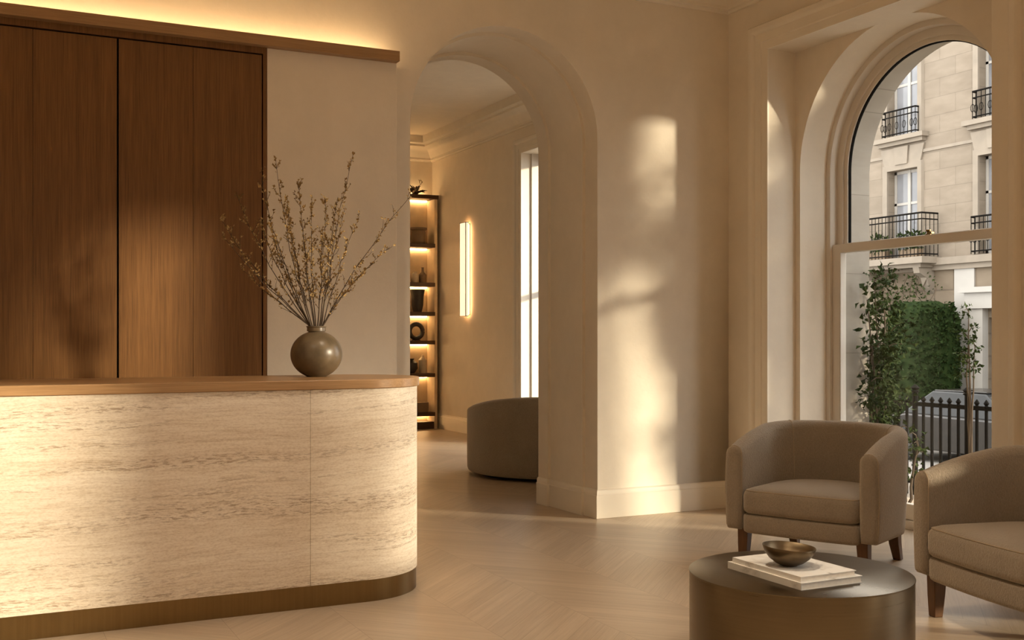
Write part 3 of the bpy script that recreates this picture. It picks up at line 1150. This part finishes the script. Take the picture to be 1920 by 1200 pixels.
for q in range(4, 0, -1):
    b = PI/2*q/4
    rs.append(bar_sec(seq[0], -0.05*math.sin(b), 0.05*(1-math.cos(b))))
for a in seq:
    rs.append(bar_sec(a))
for q in range(1, 5):
    b = PI/2*q/4
    rs.append(bar_sec(seq[-1], 0.05*math.sin(b), 0.05*(1-math.cos(b))))
MB().rings(rs).build('backrest', 'fabric_pale', lc, smooth=50)
MB().lathe([(0.0, 0.06), (0.60, 0.06), (0.632, 0.09), (0.632, 0.36), (0.60, 0.40), (0.45, 0.42), (0.0, 0.425)], (0, 0, 0), 64).build('seat_cushion', 'fabric_pale', lc)
MB().lathe([(0.0, 0.0), (0.70, 0.0), (0.70, 0.06), (0.0, 0.06)], (0, 0, 0), 64).build('plinth', 'gap', lc)

sc = thing('wall_light', 'slim vertical glowing wall light on the hall wall beside the window', 'wall light', (HX, 13.60, 1.60))
MB().box(-0.010, 0.0, -0.070, 0.070, 0.02, 1.26).build('backplate', 'brass', sc)
MB().box(-0.030, -0.010, -0.060, 0.060, 0.03, 1.25).build('light_strip', 'halo', sc)
MB().box(-0.082, -0.036, -0.098, 0.098, 0.008, 1.272).build('diffuser', 'sconce', sc, bevel=0.006)
MB().box(-0.085, -0.034, -0.102, 0.102, 1.272, 1.280).build('end_cap', 'brass', sc)
MB().box(-0.085, -0.034, -0.102, 0.102, 0.0, 0.008).build('end_cap', 'brass', sc)
for ya in (-0.103, 0.097):
    MB().box(-0.086, -0.076, ya, ya+0.006, 0.008, 1.272).build('edge_rod', 'brass', sc)

BX0, BX1, BY0, BY1 = 4.55, 6.0, 14.58, 14.88
bk = thing('display_shelf', 'tall lit display shelf unit against the back wall of the hall', 'shelf unit', ((BX0+BX1)/2, 14.73, 0))
MB().box(BX0, BX1, BY1-0.02, BY1, 0.0, 3.36).build('back_panel', 'cabinet', bk, world=True)
for xa, xb in ((BX0, BX0+0.045), (BX1-0.045, BX1)):
    MB().box(xa, xb, BY0, BY1-0.02, 0.0, 3.36).build('side_panel', 'cabinet', bk, world=True)
SZ = [0.24, 0.80, 1.27, 1.68, 2.10, 2.66, 3.36]
for k, z in enumerate(SZ):
    MB().box(BX0-0.0 if k == 6 else BX0+0.045, BX1+0.01 if k == 6 else BX1-0.045, BY0-0.03, BY1-0.02, z-0.055, z).build('shelf', 'shelfwood', bk, world=True, bevel=0.002)
    MB().box(BX0+0.06, BX1-0.06, BY1-0.05, BY1-0.03, z-0.068, z-0.056).build('light_strip', 'shelfled', bk, world=True)
MB().box(BX0, BX1, BY0+0.02, BY1-0.02, 0.0, 0.10).build('plinth', 'shelfwood', bk, world=True)
MB().box(BX0+0.1, BX1-0.1, BY1-0.06, BY1-0.03, 3.361, 3.373).build('light_strip', 'shelfled', bk, world=True)


def ornament(name, prof, x, z, mat, label, cat, y=14.70, seg=24):
    o = MB().lathe(prof, (0, 0, 0), seg).build(name, mat)
    o.location = (x, y, z)
    tag(o, label, cat)
    return o


ornament('pot', [(0, 0), (0.085, 0), (0.10, 0.03), (0.10, 0.17), (0.09, 0.19), (0.12, 0.21), (0.12, 0.235), (0.08, 0.235), (0.08, 0.05), (0, 0.03)], 5.76, 2.66, 'clay', 'squat clay pot on the highest lit shelf', 'pot')
ornament('bottle', [(0, 0), (0.05, 0), (0.055, 0.12), (0.02, 0.16), (0.018, 0.22), (0.024, 0.225), (0, 0.225)], 5.82, 2.10, 'clay', 'small brown bottle beside two jars on a lit shelf', 'bottle')
jr1 = ornament('jar', [(0, 0), (0.05, 0), (0.062, 0.05), (0.05, 0.13), (0.03, 0.145), (0.035, 0.16), (0, 0.165)], 5.70, 2.10, 'cream', 'pale lidded jar, nearer the brown bottle of its shelf', 'jar')
ornament('jar', [(0, 0), (0.045, 0), (0.05, 0.09), (0.03, 0.12), (0.03, 0.13), (0, 0.135)], 5.56, 2.10, 'cream', 'pale jar farther from the brown bottle of its shelf', 'jar')
ornament('vase', [(0, 0), (0.06, 0), (0.085, 0.10), (0.09, 0.22), (0.11, 0.32), (0.10, 0.325), (0.08, 0.2), (0, 0.03)], 5.74, 1.68, 'dark', 'dark flared vase on the shelf level with the wall light foot', 'vase')
so = MB()
so.tube([(0.10*math.cos(a), 0, 0.135+0.10*math.sin(a)) for a in [2*PI*k/24 for k in range(25)]], 0.032, 10)
so.box(-0.05, 0.05, -0.04, 0.04, 0, 0.012)
so = so.build('sculpture', 'dark')
so.location = (5.72, 14.70, 1.27)
tag(so, 'dark ring shaped sculpture on a lit hall shelf', 'sculpture')
ornament('bottle', [(0, 0), (0.055, 0), (0.06, 0.02), (0.06, 0.19), (0.02, 0.235), (0.02, 0.26), (0, 0.265)], 5.82, 0.80, 'cream', 'cream rounded bottle on the low lit shelf', 'bottle')
ornament('vase', [(0, 0), (0.05, 0), (0.10, 0.07), (0.095, 0.15), (0.04, 0.19), (0.05, 0.21), (0, 0.2)], 5.64, 0.80, 'dark', 'dark round vase beside the cream bottle on the low shelf', 'vase')
bx = MB().box(-0.14, 0.14, -0.09, 0.09, 0, 0.14).build('box', 'clay', bevel=0.006)
bx.location = (5.74, 14.70, 0.24)
tag(bx, 'brown storage box on the bottom lit shelf', 'box')
dp = MB()
rr = random.Random(5)
for k in range(26):
    a = rr.uniform(0, 2*PI)
    p0 = Vector((0, 0, 0.02))
    e = Vector((math.cos(a)*rr.uniform(0.05, 0.2), math.sin(a)*rr.uniform(0.03, 0.09), rr.uniform(0.03, 0.15)))
    dp.tube([p0, e*0.6+Vector((0, 0, 0.03)), e], [0.012, 0.010, 0.003], 5)
dp.sphere((0, 0, 0.03), 0.05, 10, 6, (1, 1, 0.6))
dp = dp.build('dried_arrangement', 'twig')
dp.location = (5.70, 14.68, 3.36)
tag(dp, 'dark spiky dried arrangement lying on top of the shelf unit', 'dried arrangement')

# ============================================================ OUTSIDE
ST = -1.10
struct(MB().box(6.14, 8.2, -8, 11.5, -0.5, -0.08).build('terrace', 'paving'), 'paved strip outside the windows')
struct(MB().box(6.9, 9.0, 11.5, 30, -0.5, -0.08).build('terrace_hall', 'paving'))
struct(MB().box(8.2, 30, -25, 40, ST-0.1, ST).build('street', 'street'), 'pale grey street')
struct(MB().box(8.05, 8.2, -8, 30, ST, -0.08).build('retaining_wall', 'rustic'))
struct(MB().box(19.0, 20, 8, 34, ST, ST+0.12).build('pavement', 'paving'), 'pavement before the stone townhouse')

# ------------------------------------------------------------ iron fence
XF = 7.5
fe = thing('iron_fence', 'black iron railing with pointed bars outside the arched window', 'fence', (XF, 7.0, -0.08))
F0, F1 = 5.2, 9.4
MB().box(-0.012, 0.012, F0-7, F1-7, 0.79, 0.825).build('rail', 'iron', fe)
MB().box(-0.012, 0.012, F0-7, F1-7, 0.10, 0.135).build('rail', 'iron', fe)
nb = int((F1-F0)/0.095)
bar_me = None
post_me = None


def fence_bar(h, r):
    m = MB()
    m.lathe([(0.0, 0.0), (r, 0.0), (r, h-0.07), (r*1.5, h-0.065), (r*1.5, h-0.055), (r*0.8, h-0.05), (r*1.7, h-0.03), (r*0.3, h), (0, h)], (0, 0, 0), 8)
    return m


for k in range(nb+1):
    y = F0+k*0.095
    post = k % 6 == 2
    ref = post_me if post else bar_me
    if ref is None:
        o = fence_bar(0.98 if post else 0.88, 0.024 if post else 0.0135).build('post' if post else 'bar', 'iron', fe)
        if post:
            post_me = o
        else:
            bar_me = o
    else:
        o = ref.copy()
        COL.objects.link(o)
        o.parent = fe
    o.location = (0, y-7, 0)


# ------------------------------------------------------------ shrubs and hedge
def leaves_mesh(centers, count, size, r_, ok=lambda p: True):
    m = MB()
    tries = 0
    while count > 0 and tries < count*30+1000:
        tries += 1
        c, rad = r_.choice(centers)
        d = Vector((r_.gauss(0, 1), r_.gauss(0, 1), r_.gauss(0, 1)))
        d.normalize()
        p = Vector(c)+d*rad*(r_.random()**0.5)
        if not ok(p):
            continue
        s = size*r_.uniform(0.7, 1.3)
        leaf_quad(m, p, d+Vector((r_.uniform(-.7, .7), r_.uniform(-.7, .7), r_.uniform(-.9, .4))), s, r_)
        count -= 1
    return m


def shrub(base, sticks, nleaf, size, label, ok, mat='leaf', seed=3, cat='shrub'):
    r_ = random.Random(seed)
    t = thing('shrub', label, cat, base)
    st = MB()
    cs = []
    B = Vector(base)
    for tip, rad in sticks:
        E_ = Vector(tip)
        mid = B.lerp(E_, 0.45)+Vector((r_.uniform(-.05, .05), r_.uniform(-.05, .05), 0.06))
        pts = [B]
        for k in range(1, 9):
            u = k/8
            p = B*(1-u)**2+mid*2*u*(1-u)+E_*u*u
            pts.append(p+Vector((r_.uniform(-.012, .012), r_.uniform(-.012, .012), 0)))
        st.tube(pts, [0.016*(1-0.8*k/8) for k in range(9)], 6)
        for p in pts[4:]:
            cs.append((p, rad))
            e = p+Vector((r_.uniform(-1, 1), r_.uniform(-1, 1), r_.uniform(0, .8))).normalized()*rad
            if ok(e):
                st.tube([p, p.lerp(e, 0.5)+Vector((0, 0, 0.02)), e], [0.006, 0.004, 0.002], 4)
                cs.append((e, rad*0.6))
    st.build('stem', 'bark', t, world=True)
    leaves_mesh(cs, nleaf, size, r_, ok).build('leaves', mat, t, world=True, smooth=0)
    return t


CW = 5.40
inside_ok = lambda p: (p.x > 6.16 or (p.x > 5.93 and CW-0.80 < p.y < CW+0.81)) and p.z > 0.02
shrub((6.42, 6.42, -0.08), [((5.99, 6.13, 1.60), 0.12), ((6.00, 6.10, 1.25), 0.12), ((6.08, 6.14, 1.74), 0.11), ((6.0, 6.13, 0.98), 0.10),
                          ((6.28, 6.26, 1.68), 0.14), ((6.32, 6.22, 1.35), 0.14), ((6.46, 6.40, 1.50), 0.13), ((6.25, 6.25, 1.10), 0.12)],
      1700, 0.055, 'leafy shrub with bare stems just outside the arched window glass', inside_ok)
shrub((6.36, 6.12, -0.08), [((6.22, 6.12, 0.50), 0.07), ((6.28, 6.10, 0.62), 0.06), ((6.36, 6.0, 0.58), 0.06)], 130, 0.045, 'small leafy sprig at the foot of the taller shrub outside', inside_ok, seed=9)
shrub((7.0, 6.05, -0.08), [((6.98, 6.05, 1.52), 0.06), ((7.0, 6.09, 1.36), 0.06), ((7.02, 6.03, 1.25), 0.05)], 230, 0.04, 'slim upright sprig of leaves before the white door surround', lambda p: p.z > 1.0, seed=12)

hg = thing('hedge', 'tall dark clipped hedge against the ground floor of the townhouse', 'hedge', (19.2, 17.95, ST+0.12))
m = MB()
r_ = random.Random(44)
core = MB()
rs = []
for z, s in ((0.0, 0.5), (0.5, 0.6), (1.4, 0.64), (2.4, 0.62), (2.95, 0.55), (3.1, 0.3)):
    rs.append([(math.copysign(abs(math.cos(a))**0.6, math.cos(a))*s*0.8+0.05*mnoise.noise(Vector((math.cos(a)*2, math.sin(a)*2, z*2))),
                math.copysign(abs(math.sin(a))**0.6, math.sin(a))*s*1.15+0.08*mnoise.noise(Vector((math.sin(a)*2, z*2, 3))), z) for a in [2*PI*k/28 for k in range(28)]])
core.rings(rs).build('foliage', 'hedge', hg)
for _ in range(4200):
    z = r_.uniform(0.05, 3.08)
    s = 0.62 if z < 2.6 else 0.62-0.5*(z-2.6)**1.5
    a = r_.uniform(0, 2*PI)
    p = Vector((math.copysign(abs(math.cos(a))**0.6, math.cos(a))*s*0.8, math.copysign(abs(math.sin(a))**0.6, math.sin(a))*s*1.15, z))
    p *= Vector((1, 1, 1)).x
    leaf_quad(m, p, Vector((math.cos(a), math.sin(a), r_.uniform(-.8, .8))), r_.uniform(0.07, 0.14), r_)
m.build('leaves', 'hedge', hg, smooth=0)

# terrace trees out of view, placed for the shade they cast indoors
def terrace_tree(x, y, label, seed, nleaf, z0, z1, size, spread):
    tt = random.Random(seed)
    tr_ = thing('tree', label, 'tree', (x, y, -0.08))
    st = MB()
    cs = []
    for k in range(13):
        e = Vector((tt.uniform(-0.5, 0.3), tt.uniform(-spread, spread), tt.uniform(z0, z1)))
        md = Vector((e.x*0.3, e.y*0.3, e.z*0.6))
        pts = [Vector((0, 0, 0))*(1-u)**2+md*2*u*(1-u)+e*u*u for u in [q/8 for q in range(9)]]
        st.tube(pts, [0.03*(1-0.85*q/8) for q in range(9)], 6)
        for p in pts[5:]:
            cs.append((p, 0.17))
    st.build('stem', 'bark', tr_)
    leaves_mesh(cs, nleaf, size, tt).build('leaves', 'leaf', tr_, smooth=0)


terrace_tree(7.95, -0.70, 'slender young tree on the terrace outside the middle window', 77, 170, 2.3, 4.3, 0.12, 0.75)
terrace_tree(8.0, 3.12, 'wider added shade tree, unseen on the terrace beside its slender neighbour', 79, 2000, 4.3, 5.8, 0.13, 0.6)  # added unseen, to dim the sun patch on the back wall
terrace_tree(7.75, 4.42, 'slender added shade tree, unseen on the terrace between two windows', 78, 4200, 1.1, 4.1, 0.13, 0.42)  # added unseen, to keep direct sun off the window recess jamb

# ------------------------------------------------------------ townhouse across the street
XT = 20.0
Y0, Y1 = 10.2, 30.0
th = thing('townhouse', 'cream limestone townhouse with iron balconies across the street', 'building', (XT, 20, ST))
cols = [19.30-2.68*k for k in (-3, -2, -1, 0, 1, 2, 3)]
rows = [(6.13, 8.15), (3.16, 5.34)]
HW = 0.475


def wall_with_holes(z0, z1, holes, mat, name):
    """holes: list of (yc, half width, za, zb) inside the band z0..z1"""
    m_ = MB()
    hs = sorted(holes)
    y = Y0
    for yc, hw_, za, zb in hs:
        m_.box(XT, XT+0.4, y, yc-hw_, z0, z1)
        if za > z0:
            m_.box(XT, XT+0.4, yc-hw_, yc+hw_, z0, za)
        if zb < z1:
            m_.box(XT, XT+0.4, yc-hw_, yc+hw_, zb, z1)
        y = yc+hw_
    m_.box(XT, XT+0.4, y, Y1, z0, z1)
    return m_.build(name, mat, th, world=True)


wall_with_holes(5.75, 9.4, [(c, HW, 6.13, 8.15) for c in cols], 'limestone', 'upper_wall')
wall_with_holes(3.0, 5.75, [(c, HW, 3.16, 5.34) for c in cols], 'limestone', 'middle_wall')
gh = [(c, 0.5, 0.0, 2.1) for c in cols if abs(c-16.62) > 0.1]+[(16.30, 0.55, ST, 1.75)]
wall_with_holes(ST, 3.0, gh, 'rustic', 'ground_wall')
MB().box(XT+0.4, XT+6, Y0, Y1, ST, 9.4).build('rear_block', 'limestone', th, world=True)
rf = MB()
rf.rings([[(XT-0.1, Y0-0.1, 9.4), (XT+6.1, Y0-0.1, 9.4), (XT+6.1, Y1+0.1, 9.4), (XT-0.1, Y1+0.1, 9.4)],
          [(XT+1.4, Y0+1, 11.2), (XT+4.6, Y0+1, 11.2), (XT+4.6, Y1-1, 11.2), (XT+1.4, Y1-1, 11.2)]])
rf.build('roof', 'iron', th, world=True)
MB().box(XT-0.16, XT, Y0, Y1, 2.98, 3.14).box(XT-0.09, XT, Y0, Y1, 2.86, 2.98).build('string_course', 'limetrim', th, world=True)
MB().box(XT-0.03, XT, Y0, Y1, 5.66, 5.73).build('string_course', 'limetrim', th, world=True)
MB().box(XT-0.35, XT, Y0, Y1, 9.15, 9.4).build('eaves_cornice', 'limetrim', th, world=True)


def th_window(c, za, zb, mull=0.62, sill=True):
    f = MB()
    x = XT+0.20
    hw_ = HW-0.005
    f.box(x, x+0.06, c-hw_, c-hw_+0.07, za, zb).box(x, x+0.06, c+hw_-0.07, c+hw_, za, zb)
    f.box(x, x+0.06, c-hw_, c+hw_, zb-0.07, zb).box(x, x+0.06, c-hw_, c+hw_, za, za+0.09)
    f.box(x-0.01, x+0.05, c-0.045, c+0.045, za, zb)
    f.box(x, x+0.05, c-hw_, c+hw_, za+(zb-za)*mull, za+(zb-za)*mull+0.06)
    o = f.build('window', 'whitepaint', th, world=True)
    pn = MB().box(x+0.02, x+0.03, c-hw_+0.06, c+hw_-0.06, za+0.05, zb-0.05)
    pn.v = [(a-th.location.x, b-th.location.y, z-th.location.z) for a, b, z in pn.v]
    pn.build('pane', 'paneglass', o)


def surround(c, za, zb):
    s_ = MB()
    s_.sweep([(0, 0), (0, 0.05), (0.13, 0.06), (0.16, 0.0)], [(c-HW, za), (c-HW, zb), (c+HW, zb), (c+HW, za)], lambda u, z, h: (XT-h, u, z))
    s_.build('window_surround', 'limetrim', th, world=True)


def railing(c, hw_, z, h, dep, name='balcony_railing'):
    r = MB()
    pth = [(XT-0.06, c+hw_), (XT-dep, c+hw_), (XT-dep, c-hw_), (XT-0.06, c-hw_)]
    for zz in (z+0.06, z+h-0.14, z+h):
        r.tube([(x, y, zz) for x, y in pth], 0.016 if zz < z+h else 0.022, 5)
    for (xa, ya), (xb, yb) in zip(pth, pth[1:]):
        ln = math.hypot(xb-xa, yb-ya)
        nn = max(1, int(ln/0.11))
        for q in range(nn+1):
            x, y = xa+(xb-xa)*q/nn, ya+(yb-ya)*q/nn
            r.tube([(x, y, z), (x, y, z+h)], 0.011, 4)
            if q % 2 == 0 and dep > 0.0:
                cc = [(x+0.0, y+0.05*math.cos(a), z+h*0.42+0.09*math.sin(a)) for a in [2*PI*k/8 for k in range(9)]]
                r.tube(cc, 0.009, 4)
    r.build(name, 'iron', th, world=True)


for k, c in enumerate(cols):
    for za, zb in rows:
        th_window(c, za, zb)
        surround(c, za, zb)
    # upper sill, its ironwork and the keystone course below
    MB().box(XT-0.22, XT, c-0.78, c+0.78, 6.02, 6.13).box(XT-0.13, XT, c-0.70, c+0.70, 5.93, 6.02).build('window_sill', 'limetrim', th, world=True)
    railing(c, 0.52, 6.13, 0.62, 0.16)
    ks = MB()
    for sx in (-1, 0, 1):
        ks.rings([[(XT-d, c+sx*0.40-0.19-0.02*sx, 5.46), (XT-d, c+sx*0.40+0.19-0.02*sx, 5.46), (XT-d, c+sx*0.46+0.22, 5.88), (XT-d, c+sx*0.46-0.22, 5.88)] for d in (0, 0.05 if sx else 0.09)])
    ks.build('keystone', 'limetrim', th, world=True)
    if k % 2 == 1:
        MB().box(XT-0.62, XT, c-1.15, c+1.15, 3.02, 3.17).box(XT-0.5, XT, c-1.0, c+1.0, 2.93, 3.02).build('balcony_slab', 'limetrim', th, world=True)
        railing(c, 1.10, 3.17, 1.0, 0.57)
        for sx in (-0.85, 0.85):
            cb_ = MB()
            pr = [(0, 2.93), (-0.5, 2.93), (-0.46, 2.80), (-0.25, 2.70), (-0.16, 2.45), (0, 2.32)]
            cb_.rings([[(XT+a, c+sx-0.09, z) for a, z in pr], [(XT+a, c+sx+0.09, z) for a, z in pr]])
            cb_.build('corbel', 'limetrim', th, world=True)
    else:
        railing(c, 0.55, 3.16, 0.82, 0.17)
    if abs(c-16.62) > 0.1:
        th_window(c, 0.0, 2.1)
# door with white surround
dr = MB().box(XT+0.15, XT+0.2, 15.76, 16.84, ST+0.12, 1.4).build('front_door', 'iron', th, world=True)
fan = MB().box(XT+0.15, XT+0.2, 15.76, 16.84, 1.4, 1.75).build('fanlight', 'paneglass', th, world=True)
sr = MB()
sr.box(XT-0.18, XT, 16.86, 17.20, ST+0.12, 1.95).box(XT-0.18, XT, 15.40, 15.74, ST+0.12, 1.95)
sr.box(XT-0.24, XT, 15.30, 17.30, 1.95, 2.30).box(XT-0.34, XT, 15.20, 17.40, 2.30, 2.42)
sr.box(XT-0.04, XT, 17.20, 17.75, ST+0.12, 2.86).box(XT-0.04, XT, 14.6, 15.40, ST+0.12, 2.86)
sr.build('door_surround', 'whitepaint', th, world=True)

# plants on the big balcony
for k, (y, lab) in enumerate(((19.75, 'green balcony plant before the left half of the window'), (18.75, 'green balcony plant before the right half of the window'))):
    r_ = random.Random(60+k)
    p = thing('balcony_plant', lab, 'plant', (XT-0.33, y, 3.17))
    MB().box(-0.1, 0.1, -0.28, 0.28, 0, 0.2).build('planter', 'clay', p)
    leaves_mesh([(Vector((0, -0.2+0.1*j, 0.35+0.1*r_.random())), 0.22) for j in range(5)], 260, 0.10, r_, lambda q: q.z > 0.15).build('leaves', 'leaf', p, smooth=0)
iv = thing('climbing_plant', 'sparse climbing plant hanging under the balcony slab', 'climbing plant', (XT-0.2, 19.1, 1.3))
r_ = random.Random(31)
sm = MB()
cs = []
for j in range(9):
    y = -0.9+0.22*j
    z0, z1 = r_.uniform(0.2, 0.9), r_.uniform(1.3, 1.6)
    pts = [(r_.uniform(-.05, .05), y+r_.uniform(-.1, .1), z0+(z1-z0)*q/5) for q in range(6)]
    sm.tube(pts, 0.012, 4)
    cs += [(Vector(p_), 0.13) for p_ in pts]
sm.build('stem', 'bark', iv)
leaves_mesh(cs, 330, 0.09, r_).build('leaves', 'leaf', iv, smooth=0)


# ------------------------------------------------------------ parked cars
def car(x, y, paint, label):
    t = thing('car', label, 'car', (x, y, ST), 0, 'cars parked across the street')
    Lh, W_ = 2.05, 0.86
    body = [(-2.05, 0.30), (-2.08, 0.55), (-1.98, 0.80), (-1.2, 0.90), (1.35, 0.92), (1.98, 0.82), (2.08, 0.55), (2.04, 0.30), (1.75, 0.24), (-1.75, 0.24)]
    rs_ = []
    for xx, k_, in ((-W_, 0.97), (-W_+0.06, 1.0), (W_-0.06, 1.0), (W_, 0.97)):
        rs_.append([(xx, a*k_, 0.25+(z-0.25)*k_) for a, z in body])
    MB().rings(rs_).build('body', paint, t, bevel=0.02)
    cab = [(-1.10, 0.89), (-0.45, 1.36), (0.85, 1.38), (1.55, 0.91)]
    rs_ = []
    for xx, k_ in ((-0.66, 0.95), (0.66, 0.95)):
        rs_.append([(xx*(1.0 if z > 1 else 1.2), a*k_, z) for a, z in cab])
    MB().rings(rs_).build('windows', 'carglass', t, bevel=0.03)
    MB().box(-0.62, 0.62, -0.42, 0.80, 1.372, 1.40).build('roof', paint, t, bevel=0.015)
    for sx in (-1, 1):
        for sy in (-1.28, 1.30):
            wl = MB()
            wl.rings([[(sx*0.86+dx, sy+r*math.cos(a), 0.32+r*math.sin(a)) for a in [2*PI*q/24 for q in range(24)]]
                      for dx, r in ((-0.10, 0.30), (-0.09, 0.32), (0.05, 0.32), (0.06, 0.30))])
            wo = wl.build('wheel', 'tyre', t)
            hb = MB().rings([[(sx*0.86+dx, sy+0.20*math.cos(a), 0.32+0.20*math.sin(a)) for a in [2*PI*q/16 for q in range(16)]] for dx in (-0.105, 0.065)])
            hb.build('hubcap', 'hub', wo)
        MB().box(sx*0.62-0.15, sx*0.62+0.15, -2.09, -2.0, 0.60, 0.72).build('headlight', 'lamp', t)


car(17.4, 14.6, 'carpaint', 'dark car parked on the street behind the railing, beside the doorway')
car(17.4, 19.9, 'carsilver', 'silver car parked on the street behind the shrub')

# ceiling lamp added out of view to fill the hall
added_downlight(3.0, 9.6, 4.22, 5, lab='added brass ringed ceiling lamp, unseen, in the hall')
